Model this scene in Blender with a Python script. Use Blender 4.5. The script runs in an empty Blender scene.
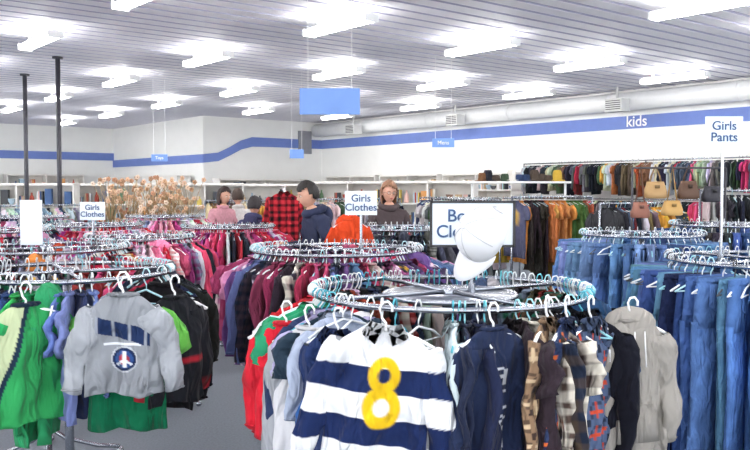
import bpy, math, random
from mathutils import Vector, Matrix
random.seed(7)
rnd=random.random
F=830.0; H=1.75
def X(u,D): return (u-375)/F*D
def Z(v,D): return H-(v-190)/F*D
def lin(h):
    h=h.lstrip('#'); o=[]
    for i in (0,2,4):
        c=int(h[i:i+2],16)/255
        o.append(c/12.92 if c<=.04045 else ((c+.055)/1.055)**2.4)
    return tuple(o)
def mixc(a,b,t):
    t=max(0,min(1,t)); return tuple(p*(1-t)+q*t for p,q in zip(a,b))
scene=bpy.context.scene
scene.view_settings.view_transform='Standard'
scene.view_settings.exposure=0.2
# ---------------------------------------------------------------- materials
def newmat(name):
    m=bpy.data.materials.new(name); m.use_nodes=True
    return m,m.node_tree.nodes,m.node_tree.links,m.node_tree.nodes['Principled BSDF']
def plain(name,hexc,rough=.5,metal=0,noise=0,scale=20,bump=0,emis=None,es=0):
    m,n,l,b=newmat(name); c=lin(hexc)
    b.inputs['Base Color'].default_value=(*c,1); b.inputs['Roughness'].default_value=rough
    b.inputs['Metallic'].default_value=metal
    if noise or bump:
        tc=n.new('ShaderNodeTexCoord'); t=n.new('ShaderNodeTexNoise'); t.inputs['Scale'].default_value=scale; t.inputs['Detail'].default_value=5
        l.new(tc.outputs['Object'],t.inputs['Vector'])
        r=n.new('ShaderNodeValToRGB')
        r.color_ramp.elements[0].position=.3; r.color_ramp.elements[1].position=.7
        r.color_ramp.elements[0].color=(*[x*(1-noise) for x in c],1); r.color_ramp.elements[1].color=(*[min(1,x*(1+noise)) for x in c],1)
        l.new(t.outputs['Fac'],r.inputs['Fac']); l.new(r.outputs['Color'],b.inputs['Base Color'])
        if bump:
            bp=n.new('ShaderNodeBump'); bp.inputs['Strength'].default_value=bump; bp.inputs['Distance'].default_value=.01
            l.new(t.outputs['Fac'],bp.inputs['Height']); l.new(bp.outputs['Normal'],b.inputs['Normal'])
    if emis:
        b.inputs['Emission Color'].default_value=(*lin(emis),1); b.inputs['Emission Strength'].default_value=es
    return m
def attrmat(name,rough,var,scale,bump,sheen=0,metal=0,bscale=11,stretch=.35):
    m,n,l,b=newmat(name)
    a=n.new('ShaderNodeAttribute'); a.attribute_name='Col'
    tc=n.new('ShaderNodeTexCoord'); t=n.new('ShaderNodeTexNoise'); t.inputs['Scale'].default_value=scale; t.inputs['Detail'].default_value=4
    l.new(tc.outputs['Object'],t.inputs['Vector'])
    mr=n.new('ShaderNodeMapRange'); mr.inputs['From Min'].default_value=.3; mr.inputs['From Max'].default_value=.7
    mr.inputs['To Min'].default_value=1-var; mr.inputs['To Max'].default_value=1+var*.5
    l.new(t.outputs['Fac'],mr.inputs['Value'])
    mx=n.new('ShaderNodeVectorMath'); mx.operation='SCALE'
    l.new(a.outputs['Color'],mx.inputs[0]); l.new(mr.outputs['Result'],mx.inputs['Scale'])
    l.new(mx.outputs['Vector'],b.inputs['Base Color'])
    b.inputs['Roughness'].default_value=rough; b.inputs['Metallic'].default_value=metal
    if sheen: b.inputs['Sheen Weight'].default_value=sheen
    if rough>.9: b.inputs['Specular IOR Level'].default_value=.15
    if bump:
        mp=n.new('ShaderNodeMapping'); mp.inputs['Scale'].default_value=(1,1,stretch)
        t2=n.new('ShaderNodeTexNoise'); t2.inputs['Scale'].default_value=bscale; t2.inputs['Detail'].default_value=2; t2.inputs['Distortion'].default_value=.8
        l.new(tc.outputs['Object'],mp.inputs['Vector']); l.new(mp.outputs['Vector'],t2.inputs['Vector'])
        bp=n.new('ShaderNodeBump'); bp.inputs['Strength'].default_value=bump; bp.inputs['Distance'].default_value=.06
        l.new(t2.outputs['Fac'],bp.inputs['Height']); l.new(bp.outputs['Normal'],b.inputs['Normal'])
    return m
M_fab=attrmat('fabric',.95,.05,8,1.0,.04,0,14,.4)
M_den=attrmat('denim',.95,.28,12,.7,0,0,18,.5)
M_pla=attrmat('plastic',.6,.02,10,0)
M_chr=plain('chrome','#a6aab2',.25,1.0,.04,30)
M_wall=plain('wall_paint','#f5f5f2',.8,0,.015,3,.03)
M_stripe=plain('blue_stripe_paint','#6a80c2',.6,0,.04,6)
M_ceil=plain('ceiling_metal_paint','#f3f2f8',.6,0,.02,2)
M_groove=plain('ceiling_groove_shade','#b2b0c8',.7,0,.03,2)  # recess shade put into the colour: grooves darker so the ribs stand out
M_carpet=plain('carpet','#798089',.95,0,.12,60,.5)
M_tube=plain('fluorescent_tube','#ffffff',.4,emis='#fffdf9',es=34)
M_white=plain('white_enamel','#f4f5f5',.4,0,.02,6)
M_black=plain('black_paint','#25262b',.5,0,.05,10)
M_pole=plain('pole_paint','#3b3a42',.5,0,.06,10)
M_blue=plain('blue_sign','#6b92d4',.5,0,.03,6)
M_ink=plain('sign_ink','#33507a',.6)
M_paper=plain('sign_card','#e0eaf3',.6,0,.02,8)
M_shelf=plain('shelf_laminate','#ece9e4',.5,0,.04,8)
M_skin=plain('skin','#cf9f88',.55,0,.06,30)
M_lip=plain('lips','#b0615a',.5,0,.05,30)
M_eye=plain('eye_white','#e8e2da',.3,0,.02,10)
M_iris=plain('iris','#2b1d16',.3,0,.02,10)
# ---------------------------------------------------------------- mesh builder
class MB:
    def __init__(s): s.v=[];s.f=[];s.c=[];s.m=[]
    def rings(s,rs,cs,mat=0,cap0=False,cap1=False,closed=True):
        n=len(rs[0]); base=len(s.v)
        for i,r in enumerate(rs):
            s.v.extend(r)
            c=cs[i] if isinstance(cs,list) else cs
            if isinstance(c,list): s.c.extend(c)
            else: s.c.extend([c]*n)
        for i in range(len(rs)-1):
            for j in range(n if closed else n-1):
                k=(j+1)%n
                s.f.append((base+i*n+j,base+i*n+k,base+(i+1)*n+k,base+(i+1)*n+j)); s.m.append(mat)
        if cap0: s.f.append(tuple(base+j for j in range(n))[::-1]); s.m.append(mat)
        if cap1: s.f.append(tuple(base+(len(rs)-1)*n+j for j in range(n))); s.m.append(mat)
    def tube(s,pts,r,col=(.8,.8,.8),mat=0,n=6,closed=False,rads=None):
        pts=[Vector(p) for p in pts]; N=len(pts); rs=[]
        up=Vector((0,0,1))
        for i,p in enumerate(pts):
            if closed: t=pts[(i+1)%N]-pts[i-1]
            else: t=pts[min(i+1,N-1)]-pts[max(i-1,0)]
            t.normalize()
            a=t.cross(up)
            if a.length<.15: a=t.cross(Vector((.3,1,0)))
            a.normalize(); bb=t.cross(a)
            rr=rads[i] if rads else r
            rs.append([tuple(p+a*(rr*math.cos(2*math.pi*j/n))+bb*(rr*math.sin(2*math.pi*j/n))) for j in range(n)])
        if closed:
            rs.append(rs[0]); s.rings(rs,col,mat)
        else: s.rings(rs,col,mat,True,True)
    def box(s,c,d,col=(.8,.8,.8),mat=0,yaw=0):
        cy,sy=math.cos(yaw),math.sin(yaw); b0=len(s.v)
        for sx in(-1,1):
            for s2 in(-1,1):
                for sz in(-1,1):
                    x,y=sx*d[0]/2,s2*d[1]/2
                    s.v.append((c[0]+x*cy-y*sy,c[1]+x*sy+y*cy,c[2]+sz*d[2]/2)); s.c.append(col)
        for f in((0,1,3,2),(4,6,7,5),(0,4,5,1),(2,3,7,6),(0,2,6,4),(1,5,7,3)):
            s.f.append(tuple(b0+i for i in f)); s.m.append(mat)
    def ell(s,c,r,col=(.8,.8,.8),mat=0,n=10,k=6,fn=None):
        rs=[]
        for i in range(k+1):
            ph=math.pi*(.02+.96*i/k); ring=[]
            for j in range(n):
                th=2*math.pi*j/n
                d=(math.sin(ph)*math.cos(th),math.sin(ph)*math.sin(th),math.cos(ph))
                if fn: d=fn(d)
                ring.append((c[0]+r[0]*d[0],c[1]+r[1]*d[1],c[2]+r[2]*d[2]))
            rs.append(ring)
        s.rings(rs,col,mat,True,True)
    def obj(s,name,mats,parent=None,smooth=True):
        me=bpy.data.meshes.new(name); me.from_pydata(s.v,[],s.f)
        for mt in mats: me.materials.append(mt)
        me.polygons.foreach_set('material_index',s.m)
        me.polygons.foreach_set('use_smooth',[smooth]*len(s.f))
        a=me.color_attributes.new('Col','FLOAT_COLOR','POINT')
        flat=[]
        for c in s.c: flat.extend((c[0],c[1],c[2],1))
        a.data.foreach_set('color',flat); me.update()
        o=bpy.data.objects.new(name,me); scene.collection.objects.link(o)
        if parent: o.parent=parent
        return o
def empty(name,loc=(0,0,0),yaw=0):
    e=bpy.data.objects.new(name,None); e.empty_display_size=.1; e.location=loc; e.rotation_euler=(0,0,yaw)
    scene.collection.objects.link(e); return e
def text(body,loc,size,yaw,mat,parent,name='lettering',ls=.9):
    c=bpy.data.curves.new(name,'FONT'); c.body=body; c.size=size; c.align_x='CENTER'; c.align_y='CENTER'; c.extrude=.001; c.space_line=ls; c.offset=size*.012
    c.materials.append(mat); o=bpy.data.objects.new(name,c); o.location=loc; o.rotation_euler=(math.pi/2,0,yaw)
    scene.collection.objects.link(o); o.parent=parent; return o
# ---------------------------------------------------------------- room
TH=math.radians(39.3); d1=Vector((-math.sin(TH),math.cos(TH),0)); d2=Vector((math.cos(TH),math.sin(TH),0)); P0=Vector((7.5,16.7,0))
def RM(a,b,z=0):
    p=P0+d1*a+d2*b; return (p.x,p.y,z)
CH=4.0
def rbox(name,a0,a1,b0,b1,z0,z1,mat,parent=None):
    mb=MB(); mb.box(RM((a0+a1)/2,(b0+b1)/2,(z0+z1)/2),(b1-b0,a1-a0,z1-z0),yaw=TH)
    return mb.obj(name,[mat],parent,False)
rbox('floor',-14,21.7,-26,0,-.1,0,M_carpet)
mb=MB()
prof=[]; a=-14
while a<21.7:
    prof+= [(a,CH,0),(a+.25,CH,1),(a+.26,CH+.035,1),(a+.31,CH+.035,1),(a+.32,CH,0)]; a+=.32
prof.append((a,CH,0))
for i in range(len(prof)-1):
    p,q=prof[i],prof[i+1]
    if abs(p[0]-q[0])<1e-6: continue
    b0=len(mb.v)
    for (aa,zz) in((p[0],p[1]),(q[0],q[1])):
        mb.v.append(RM(aa,-26,zz)); mb.v.append(RM(aa,.1,zz)); mb.c+=[(1,1,1)]*2
    mb.f.append((b0,b0+1,b0+3,b0+2)); mb.m.append(p[2])
b0=len(mb.v)
for aa,bb in((-14,-26),(21.8,-26),(21.8,.1),(-14,.1)): mb.v.append(RM(aa,bb,CH+.12)); mb.c.append((1,1,1))
mb.f.append((b0,b0+1,b0+2,b0+3)); mb.m.append(0)
mb.obj('ceiling',[M_ceil,M_groove],None,False)
rbox('wall_right',-14,14.7,0,.15,0,CH,M_wall)
rbox('wall_back',21.7,21.85,-26,-4.4,0,CH,M_wall)
rbox('wall_office_side',14.7,21.7,-4.4,-4.25,0,CH,M_wall)
rbox('wall_office_front',14.7,14.85,-4.25,0,0,CH,M_wall)
mb=MB()
def rb(mb,a0,a1,b0,b1,z0,z1): mb.box(RM((a0+a1)/2,(b0+b1)/2,(z0+z1)/2),(b1-b0,a1-a0,z1-z0),yaw=TH)
rb(mb,-14.15,-14,-26,0,0,.4); rb(mb,-14.15,-14,-26,0,3.5,4.1)
for i in range(11): rb(mb,-14.15,-14,-26+2.58*i,-25.85+2.58*i,.4,3.5)
mb.obj('wall_front',[M_wall],None,False)
mb=MB()
rb(mb,-14.15,21.85,-26.15,-26,0,.4); rb(mb,-14.15,21.85,-26.15,-26,3.5,4.1)
for i in range(15): rb(mb,-14+2.55*i,-13.8+2.55*i,-26.15,-26,.4,3.5)
mb.obj('wall_left',[M_wall],None,False)
rbox('trim_1',-14,14.7,-.02,-.001,3.13,3.42,M_stripe)
rbox('trim_2',21.66,21.699,-26,-4.4,2.83,3.1,M_stripe)
rbox('trim_3',14.7,21.7,-4.43,-4.401,2.58,2.84,M_stripe)
mb=MB()
pts=[(-4.42,2.58,2.84),(-3.9,2.64,2.9),(-3.5,2.82,3.08),(-3.1,3.02,3.3),(-2.7,3.12,3.42),(-2.2,3.13,3.42),(-.02,3.13,3.42)]
rs=[]
for bb,z0,z1 in pts: rs.append([RM(14.67,bb,z0),RM(14.67,bb,z1),RM(14.699,bb,z1),RM(14.699,bb,z0)])
mb.rings(rs,(1,1,1),0,True,True)
mb.obj('trim_4',[M_stripe],None,False)
rbox('baseboard_right',-14,14.7,-.03,-.001,0,.12,M_pole)
rbox('wall_vent_1',14.62,14.699,-.95,-.45,2.95,3.7,plain('vent_grey','#8a8b92',.6,0,.05,8))  # opaque grey vent block on the office front, no glazing
mb=MB()
mb.tube([RM(aa,-.28,3.72) for aa in (-10,-4,0,4,8,12,14.6)],.2,n=18)
for aa in range(-9,15,3): mb.tube([RM(aa,-.28,3.72),RM(aa+.06,-.28,3.72)],.215,n=18)
mb.obj('ceiling_duct',[M_white])
M_heat=plain('heater_grey','#d5d6d4',.5,0,.04,8)
for aa in (2.6,7.6,12):
    e=MB(); c=RM(aa,-.72,3.6); e.box(c,(.3,.42,.28),yaw=TH)
    for k in range(5): e.box(RM(aa,-.88,3.51+k*.045),(.02,.36,.016),mat=1,yaw=TH)
    e.box(RM(aa,-.72,3.87),(.04,.04,.26),mat=0,yaw=TH)
    e.obj('unit_heater',[M_heat,M_pole],None,False)
e=empty('wall_lettering'); text('kids',RM(2.55,-.05,3.28),.34,TH-math.pi/2,M_white,e)
# lights
for j in range(-3,6):
    for i in range(-6,3):
        aa=.35+3.5*j; bb=-7.4+2.6*i
        if bb<-25 or (aa>14 and bb>-5) or bb>-.9: continue
        mb=MB()
        mb.box(RM(aa,bb,CH-.13),(.07,1.34,.05),yaw=TH)
        for s in(-1,1):
            mb.box(RM(aa+s*.66,bb,CH-.17),(.2,.03,.09),yaw=TH)
            mb.box(RM(aa+s*.45,bb,CH-.055),(.03,.03,.11),yaw=TH)
            mb.tube([RM(aa-.65,bb+s*.06,CH-.185),RM(aa+.65,bb+s*.06,CH-.185)],.027,mat=1,n=8)
        mb.obj('fluorescent_light',[M_white,M_tube],None,False)
for u,vt in((60,58),(27,75)):
    D=(CH-H)*F/(190-vt); mb=MB(); x=X(u,D)
    mb.tube([(x,D,0),(x,D,CH)],.04,n=12); mb.tube([(x,D,0),(x,D,.02)],.12,n=12); mb.tube([(x,D,CH-.03),(x,D,CH)],.09,n=12)
    mb.obj('support_column',[M_pole])
# ---------------------------------------------------------------- garments
def xf(o,yaw,roll=0):
    c,s=math.cos(yaw),math.sin(yaw); cr,sr=math.cos(roll),math.sin(roll)
    def g(x,y,z):
        x,z=x*cr-z*sr,x*sr+z*cr
        return (o[0]+x*c-y*s,o[1]+x*s+y*c,o[2]+z)
    return g
def sp(a,p): return math.copysign(abs(a)**p,a)
def shirt(mb,o,yaw,col,W=.36,L=.5,T=.05,sl='long',n=14,rows=9,mat=0,cf=None,scf=None,spread=.03,hood=False,roll=0,sn=8,sr=6,fold=1.0,collar=False,placket=False,taper=0,tag=False):
    g=xf(o,yaw,roll); ph=rnd()*6; ph2=rnd()*6; rs=[];cs=[]; k1=26+rnd()*20; sw=(rnd()-.5)*.03*fold
    for i in range(rows+1):
        v=(i/rows)**1.15; d=v*L
        if d<.075: w=.055+(W/2-.055)*(d/.075)**.65
        else: w=W/2*(1+(.07-taper)*(d-.075)/L-.04*math.sin(min(1,(d-.075)/L)*3.1))
        t=T/2*(.4+.6*min(1,d/.1))*(1+.15*math.sin(v*7+ph))
        ring=[];cc=[]
        for j in range(n):
            th=2*math.pi*j/n; cx,sx=math.cos(th),math.sin(th)
            x=w*sp(cx,.85); y=t*sp(sx,.7)
            y+=fold*(v**.8)*(.019*math.sin(x*k1+ph+d*2)+.008*math.sin(x*85+ph2+d*6))+fold*.005*math.sin(d*40+x*26+ph)+sw*v
            ring.append(g(x,y,-d+(.007*math.sin(x*30+ph2) if i==rows else 0)))
            cc.append(cf(x,d,sx<0) if cf else col)
        rs.append(ring);cs.append(cc)
    mb.rings(rs,cs,mat,False,True)
    nc=cf(0,0,True) if cf else col
    mb.tube([g(.055*math.cos(a),.02*math.sin(a),.004) for a in [k*math.pi/4 for k in range(8)]],.008,tuple(q*.8 for q in nc),mat,4,True)
    if tag: mb.box(g(W*.3,-T*.5-.012,-.13),(.028,.004,.045),lin('#e8eaec'),2,yaw)
    if collar:
        for s in(-1,1):
            mb.rings([[g(s*.004,-.028,.012),g(s*.05,-.01,.024),g(s*.062,-.016,.008)],[g(s*.028,-.044,-.045),g(s*.072,-.03,-.02),g(s*.075,-.026,-.012)]],nc,mat,True,True)
    if placket:
        mb.rings([[g(q*.011,-t-.004,z) for q in(-1,1)]+[g(q*.011,-t+.01,z) for q in(1,-1)] for z in(-.03,-.09,-.16)],tuple(q*.75 for q in nc),mat,True,True)
    if sl:
        SL={'long':L*.82,'short':.17}[sl]
        for s in(-1,1):
            p0=Vector((s*(W/2-.045),0,-.05)); p1=Vector((s*(W/2+spread),0,-.05-SL)); 
            dr=(p1-p0).normalized(); nx=Vector((dr.z,0,-dr.x)); rs=[];cs=[]
            r1=.034 if sl=='long' else .06; sy=(rnd()-.5)*.05*fold if sl=='long' else 0
            for i in range(sr+1):
                v=i/sr; p=p0.lerp(p1,v)+Vector((s*.022*math.sin(v*3.14),0,0)); r=.06+(r1-.06)*v
                if v<.01: r*=.7
                ring=[];cc=[]
                for j in range(sn):
                    th=2*math.pi*j/sn; rr=r*(1+.13*math.sin(3*th+v*11+ph)+.05*math.sin(v*30+ph2)) if sn>8 else r
                    q=p+nx*(rr*math.cos(th))
                    y=rr*min(.5,T/.13+.05)*math.sin(th)+fold*.01*math.sin(v*10+ph+s)+sy*v
                    ring.append(g(q.x,y,q.z+.004*math.sin(v*25+th))); cc.append(scf(-q.z if scf is rug_scf else v*SL,r*math.cos(th)) if scf else col)
                rs.append(ring);cs.append(cc)
            mb.rings(rs,cs,mat,False,True)
            if sl=='long' and sn>8:
                c0=rs[-1]; mb.tube([g(p.x+r1*1.02*math.cos(a)*1,sy+fold*.01*math.sin(10+ph+s)+r1*min(.5,T/.13+.05)*math.sin(a),p.z+.01) for a in [k*math.pi/4 for k in range(8)]],.005,tuple(q*.75 for q in (scf(SL,0) if scf and scf is not rug_scf else nc)),mat,4,True)
    if hood:
        for k in range(2):
            mb.ell(g(0,.02+k*.012,-.015-k*.02),(.1 if abs(math.cos(yaw))>.5 else .045,.045 if abs(math.cos(yaw))>.5 else .1,.07),nc,mat,12,7)
def pants(mb,o,yaw,col,W=.3,L=.8,T=.06,mat=1,n=12):
    g=xf(o,yaw,(rnd()-.5)*.08); ph=rnd()*6; rs=[]
    cs=[]
    for i in range(5):
        v=i/4; d=v*.23; w=W/2*(.88+.15*v); rs.append([g(w*sp(math.cos(2*math.pi*j/n),.8),T/2*sp(math.sin(2*math.pi*j/n),.7)+.004*math.sin(j+ph),-d) for j in range(n)])
        cs.append(tuple(q*(.8 if i==0 else 1) for q in col))
    mb.rings(rs,cs,mat,True,True)
    mb.tube([g(W*.44*math.cos(a),T*.52*math.sin(a),-.02) for a in [k*math.pi/5 for k in range(10)]],.01,tuple(q*.75 for q in col),mat,4,True)
    for s in(-1,1):
        rs=[];cs=[]
        for i in range(9):
            v=i/8; r=W*.28*(1-.18*v); cx=s*W*(.25+.02*v)+.006*math.sin(v*9+ph)
            ring=[];cc=[]
            for j in range(n):
                th=2*math.pi*j/n
                ring.append(g(cx+r*sp(math.cos(th),.8),(T*.36+.006*math.sin(v*12+j*1.3+ph))*math.sin(th)+.016*v*math.sin(ph+v*4+s),-.2-(L-.2)*v))
                fd=1+.6*abs(math.sin(th))*math.exp(-((v-.2)/.3)**2)
                cc.append(tuple(min(1,q*fd) for q in col))
            rs.append(ring); cs.append(cc)
        mb.rings(rs,cs,mat,False,True)
        mb.tube([g(cx+s*r*.98,-.004,-.22),g(cx+s*r*.98,-.004,-L*.95)],.003,tuple(q*.6 for q in col),mat,4)
    for s in(-1,1):
        mb.tube([g(s*W*.42,-T*.3,-.04),g(s*W*.36,-T*.5,-.1),g(s*W*.2,-T*.56,-.05)],.003,tuple(min(1,q*1.6) for q in col),mat,4)
        mb.rings([[g(s*W*.22+a_*W*.13,T*.5+.004,-.09-b_*.06) for a_,b_ in((-1,-1),(1,-1),(1,.7),(0,1.1),(-1,.7))],[g(s*W*.22+a_*W*.12,T*.5+.008,-.09-b_*.055) for a_,b_ in((-1,-1),(1,-1),(1,.7),(0,1.1),(-1,.7))]],tuple(min(1,q*1.2) for q in col),mat,True,True)
def hanger(mb,o,yaw,col,W=.34,mat=2,lo=False,r=.0033):
    g=xf(o,yaw); k=5 if not lo else 3
    hk=[(.02,-.008),(.02,.01),(.008,.024),(-.01,.022),(-.02,.004),(-.012,-.03),(0,-.045),(0,-.068)]
    if lo: hk=[(.02,.0),(0,.024),(-.02,.0),(0,-.068)]
    mb.tube([g(x,0,z) for x,z in hk],r,col,mat,k)
    mb.tube([g(-W*.46,0,-.125),g(-W*.3,0,-.095),g(0,0,-.068),g(W*.3,0,-.095),g(W*.46,0,-.125)],r*1.4,col,mat,k)
    if not lo: mb.tube([g(-W*.46,0,-.125),g(W*.46,0,-.125)],r,col,mat,k)
HC=[lin(h) for h in('#f0f2f4','#e6ecef','#f4f4f4','#dfe6ea','#8fc8d4','#b4dce6','#eef0f2','#50535a','#c8ced4','#3a3c42')]
def palette(s): return [lin(h) for h in s.split()]
def garment(mb,o,yaw,col,kind,L,W,lo,T,pat=True):
    n,rows,sn,sr=(8,5,5,3) if lo else (24,14,10,10)
    if kind=='pants': pants(mb,o,yaw,col,W*.8,L,T*1.2,1,8 if lo else 12); return
    r=rnd(); cf=None; scf=None
    if pat is False: r=1
    if pat=='plaid': r=.15
    if lo:
        if pat and .08<r<.35:
            c2=lin(random.choice(('#f2efe8','#e03a52','#2f6fb8','#f0c04a'))); cf=lambda x,d,f:(c2 if (abs(x)<.09 and .12<d<.26) else col); rows=8; n=12
    elif r<.08:
        c2=tuple(min(1,q*2.5+.15) for q in col); st=random.choice((.016,.025))
        cf=lambda x,d,f:(c2 if int(d/st)%2 else col); rows=44
        scf=lambda d,x:(c2 if int((d+.05)/st)%2 else col); sr=34
    elif r<.2:
        c2=lin(random.choice(('#b04a34','#d8d2c4','#1c2436','#7a879c','#c87a3a'))); c3=mixc(col,c2,.5); s_=random.choice((.013,.018))
        def cf(x,d,f):
            a=int((x+1)/s_)%4<2; b=int(d/s_)%4<2
            return c2 if a and b else c3 if a or b else col
        rows=60; n=72
        def scf(d,x):
            a=int((x+1)/s_)%4<2; b=int(d/s_)%4<2
            return c2 if a and b else c3 if a or b else col
        sr=44; sn=20
    elif r<.34:
        c2=lin(random.choice(('#f2efe8','#e03a52','#2f6fb8','#f0c04a','#e8d0dc')))
        cf=lambda x,d,f:(c2 if math.hypot(((x+1)/.045)%1-.5+.0,((d/.045)%1)-.5)<.3 else col); rows=44; n=64
        scf=lambda d,x:col
    elif r<.5:
        c2=lin(random.choice(('#f2efe8','#e03a52','#2f6fb8','#f0c04a','#9a9ea4'))); hh=.05+.03*rnd()
        cf=lambda x,d,f:(c2 if f and (abs(math.hypot(x,d-.2)-hh*.7)<.013 or (abs(x)<hh*1.2 and abs(d-.2)<.012)) else col); rows=40; n=60
        scf=lambda d,x:col if d<.3 else tuple(q*.7 for q in col)
    sl='long' if rnd()<.6 else 'short'
    shirt(mb,o,yaw,col,W,L,T*(.7+.6*rnd()),sl,n,rows,0,cf,scf,hood=(rnd()<.1 and not lo),sn=sn,sr=sr,spread=-.015+.035*rnd(),collar=(rnd()<.4 and not lo),placket=(rnd()<.3 and not lo),roll=(rnd()-.5)*.14,fold=.8+.7*rnd(),taper=.12*rnd(),tag=(rnd()<.35 and not lo))
def rframe(mb,cx,cy,z,R,disc=False,top=None):
    N=40
    mb.tube([(cx+R*math.cos(2*math.pi*k/N),cy+R*math.sin(2*math.pi*k/N),z) for k in range(N)],.011,n=8,closed=True)
    mb.tube([(cx,cy,.06),(cx,cy,top or z+.01)],.02,n=10)
    mb.tube([(cx,cy,z-.03),(cx,cy,z+.02)],.035,n=12)
    for k in range(4):
        a=k*math.pi/2+.5; mb.tube([(cx,cy,z),(cx+R*math.cos(a),cy+R*math.sin(a),z)],.009,n=6)
    for k in range(4):
        a=k*math.pi/2+.35; c,s=math.cos(a),math.sin(a)
        mb.tube([(cx,cy,.22),(cx+.1*c,cy+.1*s,.14),(cx+.3*c,cy+.3*s,.07),(cx+.44*c,cy+.44*s,.05)],.014,n=8)
        mb.ell((cx+.44*c,cy+.44*s,.025),(.025,.025,.025),n=8,k=5)
    if disc:
        mb.tube([(cx,cy,z-.02),(cx,cy,z-.008)],.27,n=40)
        mb.tube([(cx+.27*math.cos(2*math.pi*k/40),cy+.27*math.sin(2*math.pi*k/40),z-.014) for k in range(40)],.011,n=6,closed=True)
def round_rack(cx,cy,z,R,pal,L=.5,W=.34,kind='shirt',lo=False,gap=.062,skip=.1,T=.04,disc=False,title='kids_clothes',picks=None,hang=None,extra=.3):
    mb=MB(); rframe(mb,cx,cy,z,R,disc); rk=mb.obj('round_clothing_rack',[M_chr])
    mb=MB(); n=int(2*math.pi*R/gap); col=pal[0]
    for k in range(n):
        a=2*math.pi*k/n+rnd()*.02; pat=True
        if rnd()<extra:
            a2=a+.5*gap/R; hanger(mb,(cx+R*math.cos(a2),cy+R*math.sin(a2),z+.01),a2+(rnd()-.5)*.9,random.choice(hang or HC),W*.95,lo=lo)
        if picks:
            cc=picks(math.degrees(a)%360)
            if cc=='none': continue
            if isinstance(cc,list): pat='plaid'; col=cc[0]
            else:
                pat=cc is None
                col=cc or random.choice(pal)
        elif rnd()<.75: col=random.choice(pal)
        yaw=a+(rnd()-.5)*.3
        x,y=cx+R*math.cos(a),cy+R*math.sin(a)
        hanger(mb,(x,y,z+.01),yaw,random.choice(hang or HC),W,lo=lo)
        if rnd()<skip: continue
        f=.7+.45*rnd()
        cj=tuple(max(0,min(1,q*(.8+.4*rnd()))) for q in col)
        garment(mb,(x,y,z-.05),yaw,cj,kind,L*f,W*(.85+.3*rnd()),lo,T,pat)
    mb.obj(title,[M_fab,M_den,M_pla],rk)
    return rk
def straight_rack(p,q,z,pal,L=.6,W=.42,kind='shirt',lo=True,gap=.06,skip=.05,T=.045,title='clothes',tiers=None):
    p=Vector((p[0],p[1],0)); q=Vector((q[0],q[1],0)); d=(q-p); Ln=d.length; d.normalize(); nn=Vector((-d.y,d.x,0)); ang=math.atan2(nn.y,nn.x)
    tiers=tiers or [z]
    mb=MB()
    for e in ((p,q) if Ln<3 else (p,(p+q)/2,q)):
        mb.tube([(e.x,e.y,.05),(e.x,e.y,max(tiers)+.01)],.016,n=8)
        f0=e-nn*.28; f1=e+nn*.28; mb.tube([(f0.x,f0.y,.05),(f1.x,f1.y,.05)],.016,n=8)
        for ff in(f0,f1): mb.ell((ff.x,ff.y,.027),(.027,.027,.027),n=8,k=4)
    for zz in tiers: mb.tube([(p.x,p.y,zz),(q.x,q.y,zz)],.014,n=8)
    mb.tube([(p.x,p.y,.12),(q.x,q.y,.12)],.01,n=6)
    rk=mb.obj('straight_clothing_rack',[M_chr])
    mb=MB()
    for zz in tiers:
        k=.06; col=pal[0]
        while k<Ln-.06:
            if rnd()<.6: col=random.choice(pal)
            c=p+d*k; yaw=ang+(rnd()-.5)*.3
            hanger(mb,(c.x,c.y,zz+.01),yaw,random.choice(HC),W,lo=lo)
            if rnd()>skip:
                cj=tuple(max(0,min(1,r*(.8+.4*rnd()))) for r in col)
                garment(mb,(c.x,c.y,zz-.055),yaw,cj,kind,L*(.65+.55*rnd()),W*(.85+.25*rnd()),lo,T)
            k+=gap*(.7+.6*rnd())
    mb.obj(title,[M_fab,M_den,M_pla],rk)
P_boy=palette('#232c44 #1d2233 #2a3350 #8e9298 #c8c9cc #3a4a6a #2f2a2a #5a4a3a #1f5a48 #8a2a2c #26406e #3b3b40 #17181c')
P_pink=palette('#c93f6c #e06a94 #b62b44 #d9517a #e58fb0 #a03a78 #f0c0d0 #c02838 #8f3a80 #2c2c38 #e8e0e4 #d03a4a')
P_girl=palette('#6a4a7c #8a4a80 #c05a88 #4a3a58 #2c2c3c #9a3a5c #d890a8 #5a7098 #3c3440 #b04a6a #7a86a8 #e0d8dc')
P_mix=palette('#c8c2b8 #6a5a4a #8a6a4a #3a4a3a #7a2a2a #d8a84a #2c3040 #50607a #a8b0a0 #e0dcd4 #20242c #b05a38 #4a6a4a #d8d8dc')
P_pale=palette('#e6e6ea #d8dce6 #c8b8c4 #b8c4d4 #e8d8d4 #9aa8b8 #d4c4b0 #f0f0f0 #a88a98 #8a98b0')
P_den=palette('#3a5888 #2e4a7c #4a6a9a #284270 #5478a6 #345080 #22385a #44628e #6484ac #1c2c48')
P_den2=palette('#5a7aa6 #6a8ab4 #4a6a96 #7a98bc #3a5580')
P_dark=palette('#22252e #2c3040 #3a3a40 #5a5e66 #1c2030 #46505e #6a6a6c #34383c')
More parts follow.
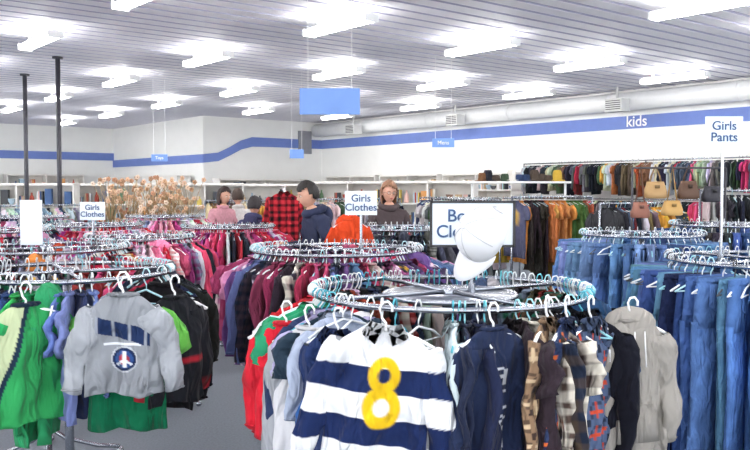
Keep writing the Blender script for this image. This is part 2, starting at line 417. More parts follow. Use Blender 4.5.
# ---- centre (boys) rack
CX,CY,CZ,CR=X(450,3.4),3.4,1.335,.56
def pick_c(a):
    if 222<a<262: return 'none'
    if 276<a<287: return 'none'
    if 337<a<356: return 'none'
    if 166<a<182: return lin('#cc2434')
    if 182<=a<192: return lin('#e4e4e6')
    if 192<=a<200: return lin('#2d9a62')
    if 200<=a<222: return random.choice(palette('#a9b4c0 #2b3a5c #2b3550'))
    if 262<=a<276: return random.choice(palette('#202a44 #d8d8d8'))
    if 287<=a<294: return lin('#2c2a2e')
    if 294<=a<306: return [lin('#4a3c38')]
    if 306<=a<326: return 'none'
    if 326<=a<337: return random.choice(palette('#20242e #25406a #1a1b20'))
    if 356<=a or a<15: return lin('#1a1b20')
    return None
NAVY=lin('#18264f'); WHT=lin('#e0e2e5'); YEL=lin('#dcb41a')
def rug_cf(x,d,f):
    if d<.035: base=WHT
    else:
        k=(d-.035)/.085; base=NAVY if int(k)%2==1 else WHT
    if f:
        x0=x-.012; y=(d-.195)/.12; xx=x0/.066; best=0
        for cy,ry,rx in((-.44,.5,.78),(.44,.58,.95)):
            q=math.sqrt((xx/rx)**2+((y-cy)/ry)**2)
            best=max(best,min((1.04-q)/.1,(q-.36)/.1))
        if best>0: return mixc(base,YEL,best)
    return base
def rug_scf(d,x): return NAVY if int(max(0,d-.035)/.085)%2==1 else WHT
round_rack(CX,CY,CZ,CR,P_boy,L=.56,W=.35,disc=True,skip=.04,picks=pick_c,gap=.046,T=.045,hang=[lin(h) for h in('#f0f2f4','#e8ecee','#63bccb','#9ad6e2','#eef3f6','#4aa9bd','#d8dcde')],extra=.45)
def feature(name,pos,yaw,fn,hcol='#f4f6f8',W=.34):
    mb=MB(); hanger(mb,(pos[0],pos[1],pos[2]+.065),yaw,lin(hcol),W,r=.0045)
    fn(mb,pos,yaw); return mb.obj(name,[M_fab,M_den,M_pla])
def f_rug(mb,pos,yaw):
    shirt(mb,pos,yaw,WHT,W=.34,L=.56,T=.07,sl='long',n=220,rows=170,cf=rug_cf,scf=rug_scf,spread=.07,sn=18,sr=90,roll=math.radians(-6),fold=1.1,collar=True)
D=2.66; feature('rugby_shirt',(X(386,D),D,Z(330,D)),math.radians(-4),f_rug)
L57={'A':['01110','10001','10001','11111','10001','10001','10001'],'E':['11111','10000','11110','10000','10000','10000','11111'],'R':['11110','10001','11110','10100','10010','10001','10001'],'O':['01110','10001','10001','10001','10001','10001','01110']}
NV2=lin('#222c48')
def let_cf(x,d,f):
    if f and .12<d<.44:
        k=int((d-.12)/.08); dd=((d-.12)%.08)/.065
        if dd<1 and abs(x)<.035:
            r=int(dd*7); c=int((x+.035)/.07*5); c=max(0,min(4,c))
            if L57['AERO'[k%4]][r][c]=='1': return lin('#c8ccd4')
    return NV2
D=2.75
feature('navy_sweatshirt',(X(494,D),D,Z(330,D)),math.radians(32),lambda mb,p,y:shirt(mb,p,y,NAVY,W=.29,L=.56,T=.06,n=150,rows=130,cf=let_cf,scf=lambda d,x:NV2,spread=.01,sn=12,sr=14))
def plaidfn(c1,c2,c3,s):
    A,B,C=lin(c1),lin(c2),lin(c3)
    def f(x,d,fr=1):
        a=int((x+1)/s)%6; b_=int(d/s)%6
        if a<2 and b_<2: return A
        if a<2 or b_<2: return B
        if a==4 or b_==4: return C
        return mixc(A,B,.3) if (a+b_)%2 else B
    return f
pA=plaidfn('#1a2440','#2c3a5c','#c8602f',.012); pB=plaidfn('#3a2c28','#8a7058','#c8b090',.012); pC=plaidfn('#1c2436','#4a5a78','#b8442c',.014)
for nm,u,D,yw,pf in(('plaid_shirt',548,2.84,62,pB),('plaid_shirt',568,2.87,58,pA),('plaid_shirt',592,2.93,48,pC)):
    feature(nm,(X(u,D),D,Z(322,D)),math.radians(yw),lambda mb,p,y,pf=pf:shirt(mb,p,y,pf(0,0),W=.31,L=.5,T=.045,n=150,rows=130,cf=pf,scf=lambda d,x:pf(x,d),spread=.0,sn=32,sr=100,collar=True,placket=True))
D=3.05
def hoodf(mb,p,y):
    G=lin('#94908a'); shirt(mb,p,y,G,W=.29,L=.5,T=.08,n=50,rows=30,spread=.02,sn=14,sr=14,hood=True,fold=1.2)
    g=xf(p,y); mb.rings([[g(-w_,-.052,z),g(w_,-.052,z),g(w_,-.03,z),g(-w_,-.03,z)] for z,w_ in((-.3,.06),(-.36,.085),(-.44,.085))],tuple(q*.9 for q in G),0,True,True)
    for s in(-1,1): mb.tube([g(s*.02,-.05,-.03),g(s*.025,-.055,-.16)],.003,lin('#e8e8e8'),0,5)
feature('grey_hoodie',(X(634,D),D,Z(322,D)),math.radians(14),hoodf)
D=3.15
feature('red_jacket',(X(286,D),D,Z(325,D)),math.radians(-14),lambda mb,p,y:shirt(mb,p,y,lin('#cc2434'),W=.26,L=.44,T=.06,n=40,rows=20,spread=.01,sn=12,sr=12))
D=3.0
feature('white_raglan_shirt',(X(309,D),D,Z(330,D)),math.radians(-26),lambda mb,p,y:shirt(mb,p,y,lin('#d4d4d8'),W=.3,L=.55,T=.06,n=40,rows=20,scf=lambda d,x:lin('#a1a4aa'),spread=.01,sn=12,sr=12))
D=2.85
feature('navy_polo_shirt',(X(338,D),D,Z(334,D)),math.radians(-36),lambda mb,p,y:shirt(mb,p,y,lin('#22325c'),W=.3,L=.55,T=.06,n=40,rows=20,spread=.01,sn=12,sr=12,scf=lambda d,x:lin('#2e5fa0') if d>.2 else lin('#22325c'),collar=True))
# ---- signs on stands
def sign(name,body,u0,v0,u1,v1,D,zbot,yaw=0,border=False,size=None,ink=M_ink,board=M_paper,tx=0):
    x0,x1=X(u0,D),X(u1,D); z1,z0=Z(v0,D),Z(v1,D); cx,cz=(x0+x1)/2,(z0+z1)/2; w,h=x1-x0,z1-z0
    e=empty(name,(cx,D,0),yaw); mb=MB()
    mb.box((0,0,cz),(w,.008,h),mat=0)
    if border:
        for s in(-1,1):
            mb.box((s*w/2,-.002,cz),(.01,.016,h+.01),mat=1); mb.box((0,-.002,cz+s*h/2),(w,.016,.01),mat=1)
    mb.tube([(0,.012,zbot),(0,.012,z1)],.008,mat=2,n=8); mb.tube([(0,.012,zbot-.02),(0,.012,zbot+.03)],.016,mat=2,n=8)
    mb.obj('board',[board,M_black,M_chr],e,False)
    if body: text(body,(tx,-.0065,cz),size or h*.42,0,ink,e)
    return e
sign('boys_clothes_sign','Boys\nClothes',431,202,514,246,3.4,CZ,border=True,size=.072,tx=-.035)
sign('girls_clothes_sign','Girls\nClothes',345,191,377,215,5.0,1.39)
sign('girls_clothes_sign','Girls\nClothes',80,202,105,220,6.2,1.39)
sign('price_sign','',20,200,42,245,5.4,1.38)
sign('girls_pants_sign','Girls\nPants',704,117,741,147,4.15,1.4)
# ---- white cap
def cap(name,loc,rot,col,s=1):
    mb=MB(); n=28
    rs=[]
    for i in range(10):
        ph=math.pi/2*i/9; rs.append([(.088*math.cos(ph)*math.cos(t)*s,.1*math.cos(ph)*math.sin(t)*s,.115*math.sin(ph)**.9*s) for t in [2*math.pi*j/n for j in range(n)]])
    mb.rings(rs,col,0,True,True)
    mb.ell((0,0,.115*s),(.01*s,.01*s,.006*s),col,0)
    for k in range(3):
        a=k*math.pi/3; mb.tube([(.0895*math.cos(p)*math.cos(a)*s,.1015*math.cos(p)*math.sin(a)*s,.1165*abs(math.sin(p))**.9*s) for p in [math.pi*q/12 for q in range(1,12)]],.0015*s,tuple(q*.7 for q in col),0,4)
    rs=[]
    for i in range(13):
        t=-.95+1.9*i/12
        x=.088*math.sin(t*1.25)*s; y0=-.1*math.cos(t*1.25)*s
        y1=y0-.085*math.cos(t*1.45)*s-.004; zc=.006-.018*t*t
        rs.append([(x,y0+.01,zc*s+.004),(x*1.02,(y0+y1)/2,zc*s+.004),(x*1.04,y1,zc*s-.004),(x*1.04,y1,zc*s-.008),(x,y0+.01,zc*s-.001)])
    mb.rings(rs,col,0,True,True)
    mb.tube([(.02*math.cos(a)*s,.1*s,.02+.03*math.sin(a)*s) for a in [math.pi*q/8 for q in range(9)]],.003,tuple(q*.6 for q in col),0,4)
    o=mb.obj(name,[M_pla]); o.location=loc; o.rotation_euler=rot; return o
cap('white_baseball_cap',(X(488,3.2),3.24,Z(236,3.2)),(math.radians(70),math.radians(30),math.radians(-62)),lin('#e0e2e6'),1.15)
# ---- left boys rack
LX,LY,LZ,LR=X(66,3.75),3.75,1.38,.46
def pick_l(a):
    if 305<a<345: return 'none'
    if 345<=a or a<25: return random.choice(palette('#1a1b20 #17181c #2c2c34 #24304c #1d2028'))
    if 280<a<=305: return random.choice(palette('#2a3350 #20242e #6a86b0'))
    if 262<a<=280: return random.choice(palette('#2f9a58 #253050 #2c4a7a'))
    if 225<a<=262: return random.choice(palette('#20242e #2f9a58 #2a3350 #1c2233'))
    return None
round_rack(LX,LY,LZ,LR,P_boy+P_pink[:4],L=.5,W=.32,skip=.05,picks=pick_l,gap=.046,T=.042)
GR=lin('#868a90')
def jet_cf(x,d,f):
    if f:
        r=math.hypot(x-.005,d-.235)
        if r<.044:
            if r>.034: return lin('#16264c')
            if abs(x-.005)<.006 and r<.03: return lin('#e8ecf0')
            if abs(d-.235-abs(x-.005)*.8)<.006: return lin('#d6dbe2')
            return lin('#a03040') if r<.02 else lin('#2c4a80')
        if r<.05: return lin('#b8bcc2')
        if abs(d-.13-.25*x)<.03 and abs(x)<.1: return lin('#1c2c50') if int((x+1)/.012)%5 else lin('#8a909a')
        if abs(d-.178)<.005 and abs(x)<.07: return lin('#d4d8dc')
    return GR
D=3.08
feature('grey_hockey_sweatshirt',(X(122,D),D,Z(296,D)),math.radians(6),lambda mb,p,y:shirt(mb,p,y,GR,W=.28,L=.37,T=.07,n=190,rows=130,cf=jet_cf,scf=lambda d,x:lin('#969aa0'),spread=.045,sn=16,sr=16,fold=1.2),W=.28)
D=3.24
feature('green_shirt',(X(125,D),D,Z(300,D)),math.radians(4),lambda mb,p,y:shirt(mb,p,y,lin('#0f6b46'),W=.3,L=.51,T=.06,n=40,rows=20,cf=lambda x,d,f:lin('#0c6040') if d>.3 else lin('#63b04a'),scf=lambda d,x:lin('#63b04a'),sl='short',spread=.05))
D=3.32
feature('black_and_red_jacket',(X(174,D),D,Z(298,D)),math.radians(48),lambda mb,p,y:shirt(mb,p,y,lin('#1b1c22'),W=.26,L=.42,T=.07,n=60,rows=40,cf=lambda x,d,f:lin('#a02430') if (.24<d<.26) else lin('#1b1c22'),scf=lambda d,x:lin('#1b1c22') if d<.3 else lin('#b02430'),spread=.02))
D=3.12
def jerf(mb,p,y):
    def cf(x,d,f):
        e=.1-d*.35
        if abs(x-e+.1)<.01: return lin('#1c2c40')
        return lin('#b8c49c') if x<e-.1 else lin('#2c8f50')
    shirt(mb,p,y,lin('#2f9a58'),W=.3,L=.44,T=.05,n=160,rows=80,cf=cf,sl='short',scf=lambda d,x:lin('#2fa35c'),spread=.04)
feature('green_and_white_jersey',(X(24,D),D,Z(306,D)),math.radians(50),jerf)
# ---- jeans racks right
round_rack(2.02,4.15,1.4,.52,P_den,L=1.0,W=.48,kind='pants',skip=.02,gap=.056,T=.05,title='jeans',extra=.1)
round_rack(X(642,6.0),6.0,1.43,.42,P_den2,L=.8,W=.42,kind='pants',skip=.03,gap=.06,T=.05,title='jeans',extra=.2)
round_rack(X(730,7.2),7.2,1.45,.48,P_den+P_dark,L=.8,W=.4,kind='pants',skip=.03,gap=.06,T=.05,title='jeans',extra=.2)
# ---- centre mid girls racks
round_rack(X(337,5.0),5.0,1.39,.5,P_girl,L=.55,W=.34,skip=.05,gap=.048)
round_rack(X(405,7.2),7.2,1.42,.5,P_dark+P_girl[3:5],L=.65,W=.4,skip=.08,gap=.052)
round_rack(X(228,8.8),8.8,1.36,.48,P_pink,L=.55,W=.34,skip=.03,gap=.048,lo=True)
# left mid
round_rack(X(140,6.5),6.5,1.38,.4,P_pink,L=.5,W=.3,skip=.08,gap=.045)
round_rack(X(45,5.3),5.3,1.38,.5,P_pink+P_pink+P_pale+P_girl,L=.5,W=.34,skip=.1,gap=.045)
round_rack(X(-10,7.2),7.2,1.4,.5,P_girl+P_pink,L=.55,W=.34,skip=.1,gap=.045)
round_rack(X(90,8.3),8.3,1.4,.5,P_pale+P_pink+P_pink,L=.55,W=.34,skip=.1,gap=.05,lo=True)
round_rack(X(25,10.2),10.2,1.42,.5,P_pale+P_girl,L=.55,W=.34,skip=.1,gap=.055,lo=True)
round_rack(X(165,11),11,1.4,.5,P_pale+P_pink,L=.55,W=.34,skip=.1,gap=.055,lo=True)
# far straight racks
straight_rack((X(432,12),12),(X(500,10.6),10.6),1.62,P_mix+P_dark,L=.9,W=.48)
straight_rack((X(512,10.4),10.4),(X(592,10.8),10.8),1.66,palette('#4a6a3a #8a9a5a #b0503a #c88a4a #3a3030 #d8c8a8 #7a8a4a #602c30 #2a2c34 #c8c2b8 #50607a'),L=.95,W=.45)
straight_rack((X(600,9.0),9.0),(X(680,9.6),9.6),1.6,P_dark+P_mix,L=.65,W=.42)
straight_rack((X(700,8.9),8.9),(X(790,8.7),8.7),1.74,P_mix+P_dark,L=.65,W=.42)
straight_rack((X(300,13),13),(X(400,14),14),1.6,P_mix+P_pale,L=.85,W=.45)
straight_rack((X(420,16),16),(X(520,15),15),1.6,P_mix+P_pale,L=.85,W=.45)
straight_rack((X(205,15),15),(X(290,15.8),15.8),1.55,P_mix+P_pale,L=.85,W=.45)
straight_rack((X(0,13),13),(X(95,14),14),1.5,P_pale+P_boy,L=.75,W=.45)
a_=RM(-1.5,-.75); b_=RM(5.2,-.75)
straight_rack(a_,b_,2.35,P_mix+P_dark+P_pink[:4],L=.6,W=.4,tiers=[2.38,1.55],gap=.07)
# ---- shelving with merchandise
def bottle(mb,c,h,r,col):
    rs=[]
    for v,k in((0,.8),(.05,1),(.5,1),(.7,.75),(.8,.35),(1,.38)): rs.append([(c[0]+r*k*math.cos(t),c[1]+r*k*math.sin(t),c[2]+h*v) for t in [2*math.pi*j/8 for j in range(8)]])
    mb.rings(rs,col,0,True,True)
def bowl(mb,c,h,r,col):
    rs=[]
    for v,k in((0,.45),(.1,.5),(.5,.85),(1,1),(1,.92),(.5,.75),(.2,.3)): rs.append([(c[0]+r*k*math.cos(t),c[1]+r*k*math.sin(t),c[2]+h*v) for t in [2*math.pi*j/10 for j in range(10)]])
    mb.rings(rs,col,0,True,True)
P_items=palette('#e8e4dc #f2f2f2 #c8b090 #b04a3a #3a5a8a #d8c060 #6a8a6a #8a6a5a #e0b8b0 #40444c #d89a5a #a8c0d0')
def shelf(c,yaw,w,h,dp,levels,pal=P_items,name='merchandise_shelf',dens=.16):
    e=empty(name,(c[0],c[1],0),yaw); mb=MB()
    mb.box((0,dp/2-.01,h/2),(w,.02,h))
    for s in(-1,0,1): mb.box((s*(w/2-.015),0,h/2),(.03,dp,h))
    zs=[.1+(h-.14)*i/levels for i in range(levels+1)]
    for z in zs: mb.box((0,0,z),(w,dp,.03))
    mb.obj('shelf_frame',[M_shelf],e,False)
    mb=MB()
    for z in zs[:-1]:
        gap=(h-.14)/levels-.05; x=-w/2+.12
        while x<w/2-.1:
            k=rnd(); col=random.choice(pal); hh=gap*(.45+.5*rnd()); y=(rnd()-.5)*dp*.3-.04
            if k<.3: mb.box((x,y,z+.016+hh/2),(.12+.05*rnd(),.14,hh),col)
            elif k<.55: bottle(mb,(x,y,z+.016),hh,.05,col)
            elif k<.75: bowl(mb,(x,y,z+.016),hh*.5,.08,col)
            else:
                for q in range(4): mb.box((x-.05+q*.033,y,z+.016+hh*.4),(.028,.14,hh*.8),random.choice(pal))
            x+=dens+.06*rnd()
    mb.obj('shelf_goods',[M_pla],e,False)
for k in range(7):
    c=RM(21.35,-25+3*k); shelf(c,TH,2.6,2.3,.45,5)
for k in range(2):
    c=RM(16.6+3*k,-4.75); shelf(c,TH+math.pi/2,2.6,2.2,.45,5)
c=RM(14.3,-2.6); shelf(c,TH,3.2,2.1,.45,5)
for k in range(3):
    c=RM(7+2.7*k,-.35); shelf(c,TH-math.pi/2,2.5,2.2,.45,5)
for u,D,y_,w in((20,18,.1,2.4),(110,19,.1,2.4),(205,17.5,.2,1.6),(285,20,.1,2.2),(350,19,-.2,1.6),(430,17.8,-.3,2.0)):
    shelf((X(u,D),D),y_,w,1.75+(.15 if u<300 else .2),.5,4)
# hats
e=MB(); D=13.2
for k in range(11):
    x=X(480+k*7.5,D)+.04*rnd(); z=1.89
    col=random.choice(palette('#b8983a #20222a #8a3a2c #d8d4cc #3a4a3a #6a4a32 #2c3c5c #4a4038 #c8b898'))
    rs=[]
    for v,k_ in((0,1.6),(.012,1.62),(.016,1.0),(.09,.92),(.12,.7),(.11,.2)): rs.append([(x+.078*k_*math.cos(t),D+.09*k_*math.sin(t),z+v*(1.1+.4*math.sin(k*2))) for t in [2*math.pi*j/14 for j in range(14)]])
    e.rings(rs,col,0,True,True)
for zz in(1.87,1.3,.7):
    e.box(((X(472,D)+X(565,D))/2,D,zz),(X(565,D)-X(472,D)+.1,.4,.03),(.8,.8,.8),1)
for xx in (X(472,D),X(565,D)): e.tube([(xx,D,0),(xx,D,1.88)],.02,mat=1)
e.obj('hat_display_rack',[M_fab,M_white])
# handbags
D=8.15
mb=MB(); zr=Z(168,D); mb.tube([(X(632,D),D,zr),(X(725,D),D,zr)],.01,n=8)
for uu in(632,725):
    mb.tube([(X(uu,D),D,.04),(X(uu,D),D,zr)],.011,n=8); mb.tube([(X(uu,D),D-.25,.03),(X(uu,D),D+.25,.03)],.018,n=8)
rail=mb.obj('handbag_rail',[M_pole])
def handbag(x,y,z,w,h,col):
    mb=MB(); rs=[]
    for v,k,t in((0,.8,.9),(.06,1,1),(.4,1.02,.95),(.8,.85,.5),(1,.78,.2)):
        rs.append([(x+w/2*k*sp(math.cos(a),.6),y+.07*t*sp(math.sin(a),.6),z+h*v) for a in [2*math.pi*j/14 for j in range(14)]])
    mb.rings(rs,col,0,True,True)
    mb.tube([(x-w*.25,y,z+h*.95),(x-w*.2,y,z+h*1.3),(x,y,zr+.02),(x+w*.2,y,z+h*1.3),(x+w*.25,y,z+h*.95)],.009,tuple(q*.6 for q in col),0,6)
    mb.box((x,y-.06,z+h*.7),(w*.2,.02,h*.2),tuple(q*.5 for q in col))
    mb.obj('handbag',[M_pla],rail)
for u,v,w,h,c in((655,190,22,17,'#a8875a'),(640,210,18,16,'#8a5a4a'),(672,208,20,15,'#c8a060'),(688,190,20,18,'#5a4030'),(712,194,20,16,'#2c2c34')):
    handbag(X(u,D),D,Z(v+h/2,D),w/F*D,h/F*D,lin(c))
# ---- dried flower display
mb=MB(); D=13; cx=X(150,D)
e=empty('artificial_flower_display',(cx,D,0))
mb.box((0,0,.9),(1.5,.6,.04),lin('#cfc8bc'))
for sx in(-.7,.7):
    for sy in(-.25,.25): mb.tube([(sx,sy,0),(sx,sy,.9)],.02,lin('#8a7a6a'))
for k in range(8):
    bx=-.6+.17*k; by=-.1+.2*(k%2); bottle(mb,(bx,by,.92),.28,.06,random.choice(P_items))
    for q in range(30):
        a=rnd()*6.28; r=.1+.2*rnd(); h=-.1+.85*rnd(); tx,ty,tz=bx+r*math.cos(a),by+r*.7*math.sin(a),1.2+h
        mb.tube([(bx,by,1.15),((bx+tx)/2,(by+ty)/2,1.2+h*.6),(tx,ty,tz)],.005,lin('#a8906a'),0,4)
        col=random.choice(palette('#e4c4a8 #d8b08c #f0dcc8 #c09070 #e0b898 #ecd4bc #b08868'))
        for w in range(5): mb.ell((tx+.022*math.cos(w*1.26),ty,tz+.022*math.sin(w*1.26)),(.018,.01,.018),col,0,6,4)
        mb.ell((tx,ty-.01,tz),(.008,.008,.008),lin('#9a6a42'),0,6,4)
mb.obj('flowers',[M_pla],e)
# ---- hanging blue signs
def hsign(u,v,w,h,D,yaw=0,body=None):
    e=empty('hanging_sign',(X(u,D),D,0),yaw); mb=MB(); W_=w/F*D; H_=h/F*D; z=Z(v,D)
    mb.box((0,0,z),(W_,.02,H_),mat=0)
    for s in(-1,1):
        mb.tube([(s*W_*.36,0,z+H_/2),(s*W_*.36,0,CH)],.003,mat=1,n=5)
        mb.ell((s*W_*.36,0,z+H_/2),(.01,.01,.01),mat=1)
    mb.obj('panel',[M_blue,M_white],e,False)
    if body: text(body,(0,-.014,z),H_*.6,0,M_white,e)
hsign(330,102,60,26,9.3); hsign(443,143,22,9,14,body='Mens'); hsign(297,154,14,9,16); hsign(160,158,16,7,17,body='Toys')
# ---- orange hoodie & plaid shirt displayed on stands
def stand(mb,x,D,z):
    mb.tube([(x,D,.04),(x,D,z+.06)],.014,(.7,.7,.72),2,n=8)
    for k in range(3): mb.tube([(x,D,.15),(x+.25*math.cos(k*2.1+.5),D+.25*math.sin(k*2.1+.5),.015)],.012,(.7,.7,.72),2,n=6)
D=6.2
def orf(mb,p,y):
    stand(mb,p[0],p[1]+.02,p[2]); shirt(mb,p,y,lin('#c8421e'),W=.32,L=.5,T=.12,n=30,rows=16,spread=.03,hood=True,fold=1.3)
feature('orange_hoodie',(X(350,D),D,Z(221,D)),math.radians(25),orf)
D=9.6
def pl2(x,d,f):
    a=int((x+1)/.04)%2; b2=int(d/.04)%2
    return (lin('#1c1216') if a and b2 else lin('#7a1a24') if a or b2 else lin('#c4303a'))
def plf(mb,p,y):
    stand(mb,p[0],p[1]+.02,p[2]); shirt(mb,p,y,lin('#b02430'),W=.36,L=.66,T=.1,n=60,rows=40,cf=pl2,scf=lambda d,x:pl2(x,d,1),spread=.05,sn=12,sr=20,collar=True)
feature('red_plaid_shirt',(X(284,D),D,Z(193,D)),math.radians(8),plf)
# ---------------------------------------------------------------- people
def person(name,x,y,yaw,hgt,jacket,trous,hair,long=False,glasses=False,arms=None,lean=0,turn=0,skinm=M_skin,hood=False):
    e=empty(name,(x,y,0),yaw); s=hgt/1.72; e.scale=(s,s,s)
    mj=plain(name+'_top',jacket,.85,0,.12,30,.3); mt=plain(name+'_trousers',trous,.85,0,.1,30,.2); mh=plain(name+'_hair',hair,.6,0,.25,60,.5)
    arms=arms or [((.25,-.06,1.14),(.2,-.3,1.12)),((-.25,-.06,1.14),(-.2,-.3,1.16))]
    ln=lambda z:-lean*max(0,z-.95)
    V=[((0,0,.95),.15,.12),((0,ln(1.15),1.14),.14,.115),((0,ln(1.32),1.32),.165,.125),((0,ln(1.45),1.45),.085,.075),((0,ln(1.55)-.01,1.56),.05,.052)]
    E=[(0,1),(1,2),(2,3),(3,4)]
    for (el,wr),sg in zip(arms,(1,-1)):
        i=len(V); V+=[((sg*.17,ln(1.4),1.395),.075,.075),((el[0],el[1]+ln(1.15),el[2]),.052,.052),((wr[0],wr[1]+ln(1.15),wr[2]),.034,.034)]
        p=Vector(wr)-Vector(el); p.normalize(); q=Vector(wr)+p*.07; V.append(((q.x,q.y+ln(1.15),q.z),.036,.02))
        E+=[(2,i),(i,i+1),(i+1,i+2),(i+2,i+3)]
    for sg in(1,-1):
        i=len(V); V+=[((sg*.095,0,.86),.095,.1),((sg*.1,-.015,.48),.062,.066),((sg*.1,.01,.1),.045,.048),((sg*.115,-.13,.045),.042,.035)]
        E+=[(0,i),(i,i+1),(i+1,i+2),(i+2,i+3)]
    me=bpy.data.meshes.new('b'); me.from_pydata([v[0] for v in V],E,[]); o=bpy.data.objects.new('b',me); scene.collection.objects.link(o)
    o.modifiers.new('s','SKIN'); sb=o.modifiers.new('u','SUBSURF'); sb.levels=2; sb.render_levels=2
    for i,v in enumerate(V): me.skin_vertices[0].data[i].radius=(v[1],v[2])
    me.skin_vertices[0].data[0].use_root=True
    bpy.context.view_layer.update(); dg=bpy.context.evaluated_depsgraph_get()
    nm=bpy.data.meshes.new_from_object(o.evaluated_get(dg)); bpy.data.objects.remove(o)
    nm.materials.clear()
    for mm in(mj,mt,skinm,M_black): nm.materials.append(mm)
    for v in nm.vertices:   # cloth wrinkles on the clothed body
        c=v.co
        if c.z<1.46: v.co=c+v.normal*(.006*math.sin(c.z*60+c.x*25)+.004*math.sin(c.x*70+c.y*50+c.z*30))
    wrs=[Vector((wr[0],wr[1]+ln(1.15),wr[2])) for el,wr in arms]
    dirs=[(Vector(wr)-Vector(el)).normalized() for el,wr in arms]
    for p in nm.polygons:
        c=p.center; p.use_smooth=True; k=0
        if c.z<.9 and abs(c.x)<.24: k=1
        if c.z<.09: k=3
        if c.z>1.49 and abs(c.x)<.12: k=2
        for w,dd in zip(wrs,dirs):
            if (c-w).dot(dd)>-.01 and (c-w).length<.14: k=2
        p.material_index=k
    bo=bpy.data.objects.new('body',nm); scene.collection.objects.link(bo); bo.parent=e
    mb=MB()
    mb.tube([(.07*math.cos(a),ln(1.49)+.065*math.sin(a),1.495+.015*math.sin(a)) for a in [k*math.pi/8 for k in range(16)]],.024,n=8,closed=True)
    if hood:
        mb.tube([(.085*math.cos(a),ln(1.5)+.02+.085*math.sin(a),1.49+.03*math.sin(a)) for a in [k*math.pi/8 for k in range(16)]],.04,n=8,closed=True)
        mb.ell((0,ln(1.45)+.13,1.44),(.1,.06,.1),n=16,k=10)
    mb.obj('collar',[mj],e)
    mb=MB()
    for w,dd,sg in zip(wrs,dirs,(1,-1)):
        side=dd.cross(Vector((0,0,1))).normalized(); dn=dd.cross(side).normalized()
        if dn.z>0: dn=-dn
        for k,L_ in enumerate((.065,.075,.07,.055)):
            b0=w+dd*.075+side*((k-1.5)*.019); pts=[b0-dd*.02,b0+dd*L_*.4,b0+dd*L_*.75+dn*.018,b0+dd*L_*.85+dn*.045]
            mb.tube(pts,.009,rads=[.01,.0095,.0085,.0065],n=8)
        sd=side*(-sg if side.x>0 else sg); b0=w+dd*.03
        mb.tube([b0,b0+sd*.035+dd*.02,b0+sd*.045+dd*.05+dn*.01,b0+sd*.04+dd*.07+dn*.02],.01,rads=[.014,.012,.01,.007],n=8)
    mb.obj('fingers',[skinm],e)
    hd=empty('head',(0,ln(1.62)-.015,1.645)); hd.parent=e; hd.rotation_euler=(.12+lean*.4,0,turn)
    def hf(d):
        x,y,z=d
        if z<0: x*=1-.3*(-z)**1.6
        if z<-.3 and y>0: y*=1-.5*(-z-.3)
        if y<0:
            y*=.93
            y-=.25*math.exp(-(x/.13)**2-((z+.18)/.13)**2)+.09*math.exp(-(x/.1)**2-((z)/.2)**2)
            for sx in(-1,1): y+=.12*math.exp(-((x-sx*.38)/.2)**2-((z-.02)/.13)**2)
            y-=.07*math.exp(-(x/.3)**2-((z+.5)/.1)**2)+.1*math.exp(-(x/.3)**2-((z+.88)/.16)**2)
        return (x,y,z)
    mb=MB(); mb.ell((0,0,0),(.076,.097,.118),n=36,k=30,fn=hf)
    for sx in(-1,1):
        mb.ell((sx*.077,.008,-.005),(.009,.018,.03),n=12,k=8); mb.tube([(sx*.083,.008+.014*math.cos(a),-.002+.026*math.sin(a)) for a in [k*math.pi/5 for k in range(10)]],.004,n=5,closed=True)
        mb.ell((sx*.029,-.077,.003),(.012,.008,.006),mat=1,n=12,k=8); mb.ell((sx*.029,-.0845,.003),(.0055,.003,.0055),mat=2,n=10,k=6)
        mb.tube([(sx*.014,-.09,.02),(sx*.03,-.09,.025),(sx*.046,-.08,.019)],.0025,mat=3,n=5)
    mb.ell((0,-.092,-.053),(.02,.006,.0035),mat=4,n=12,k=6); mb.ell((0,-.091,-.06),(.017,.006,.0045),mat=4,n=12,k=6)
    if glasses:
        for sx in(-1,1):
            mb.tube([(sx*.031+.021*math.cos(a),-.102,.003+.016*math.sin(a)) for a in [k*math.pi/8 for k in range(16)]],.002,mat=2,n=5,closed=True)
            mb.tube([(sx*.052,-.102,.005),(sx*.08,-.05,.006),(sx*.082,.01,.005)],.002,mat=2,n=5)
        mb.tube([(-.01,-.104,.005),(.01,-.104,.005)],.002,mat=2,n=5)
    mb.obj('face',[skinm,M_eye,M_iris,mh,M_lip],hd)
    N,K=40,26; vs=[];fs=[]
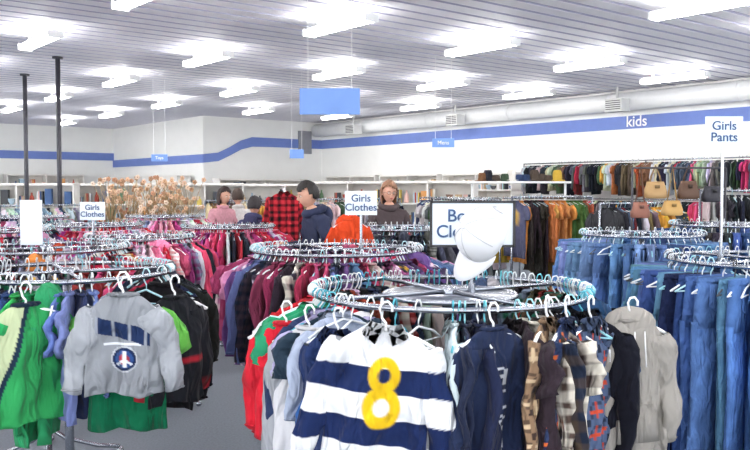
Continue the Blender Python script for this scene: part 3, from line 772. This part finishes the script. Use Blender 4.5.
    for i in range(K+1):
        ph=math.pi*(.01+.98*i/K)
        for j in range(N):
            th=2*math.pi*j/N; d=[math.sin(ph)*math.cos(th),math.sin(ph)*math.sin(th),math.cos(ph)]
            r=(1.1 if long else 1.06)+.03*math.sin(th*13+ph*3)+.02*math.sin(th*29)+.02*math.sin(ph*17+th*5)
            zz=d[2]*.118*r
            if long and d[2]<0: zz=d[2]*.118*r*1.9
            vs.append((d[0]*.08*r,d[1]*.1*r+.006,zz+.004))
    for i in range(K):
        for j in range(N):
            k=(j+1)%N; ph=math.pi*(i+.5)/K; th=2*math.pi*(j+.5)/N; dy=math.sin(ph)*math.sin(th); dz=math.cos(ph)
            face=dy<-.12 and dz<.5+.12*math.cos(th*3)
            if face: continue
            if not long and dz<-.45: continue
            if not long and dy<.15+.2*(-dz) and dz<.0: continue
            if long and dz<-.96: continue
            fs.append((i*N+j,i*N+k,(i+1)*N+k,(i+1)*N+j))
    mb=MB(); mb.v=vs; mb.f=fs; mb.m=[0]*len(fs); mb.c=[(0,0,0)]*len(vs); ho=mb.obj('hair',[mh],hd)
    so=ho.modifiers.new('t','SOLIDIFY'); so.thickness=.008; so.offset=-1
    return e
D=8.3
person('man_in_dark_jacket',X(328,D),D,math.radians(-62),1.78,'#232b48','#2a2c36','#1c1715',turn=-.1,lean=.3,hood=True)
D=9.8
person('woman_with_glasses',X(389,D),D,math.radians(8),1.8,'#4a3e40','#2c3448','#8a6248',long=True,glasses=True,hood=True,turn=.15)
D=12.2
person('woman_in_pink_top',X(218,D),D,math.radians(50),1.74,'#c8909a','#3a3a48','#2c1c18',long=True,lean=.2)
D=12.6
person('shopper_in_white_top',X(238,D),D,math.radians(200),1.72,'#d8d4d0','#2c3448','#3a2a20')
D=10.4
person('shopper_in_navy_coat',X(251,D),D,math.radians(170),1.62,'#2c2c50','#22242c','#231c20',lean=.2,hood=True)
# ---------------------------------------------------------------- world & camera
w=bpy.data.worlds.new('World'); scene.world=w; w.use_nodes=True
bg=w.node_tree.nodes['Background']; bg.inputs[0].default_value=(.96,.98,1,1); bg.inputs[1].default_value=4.0
cam=bpy.data.cameras.new('camera'); co=bpy.data.objects.new('camera',cam); scene.collection.objects.link(co)
cam.sensor_width=36; cam.lens=F/750*36; co.location=(0,0,H); co.rotation_euler=(math.pi/2-math.atan(35/F),0,0); cam.clip_end=200
scene.camera=co
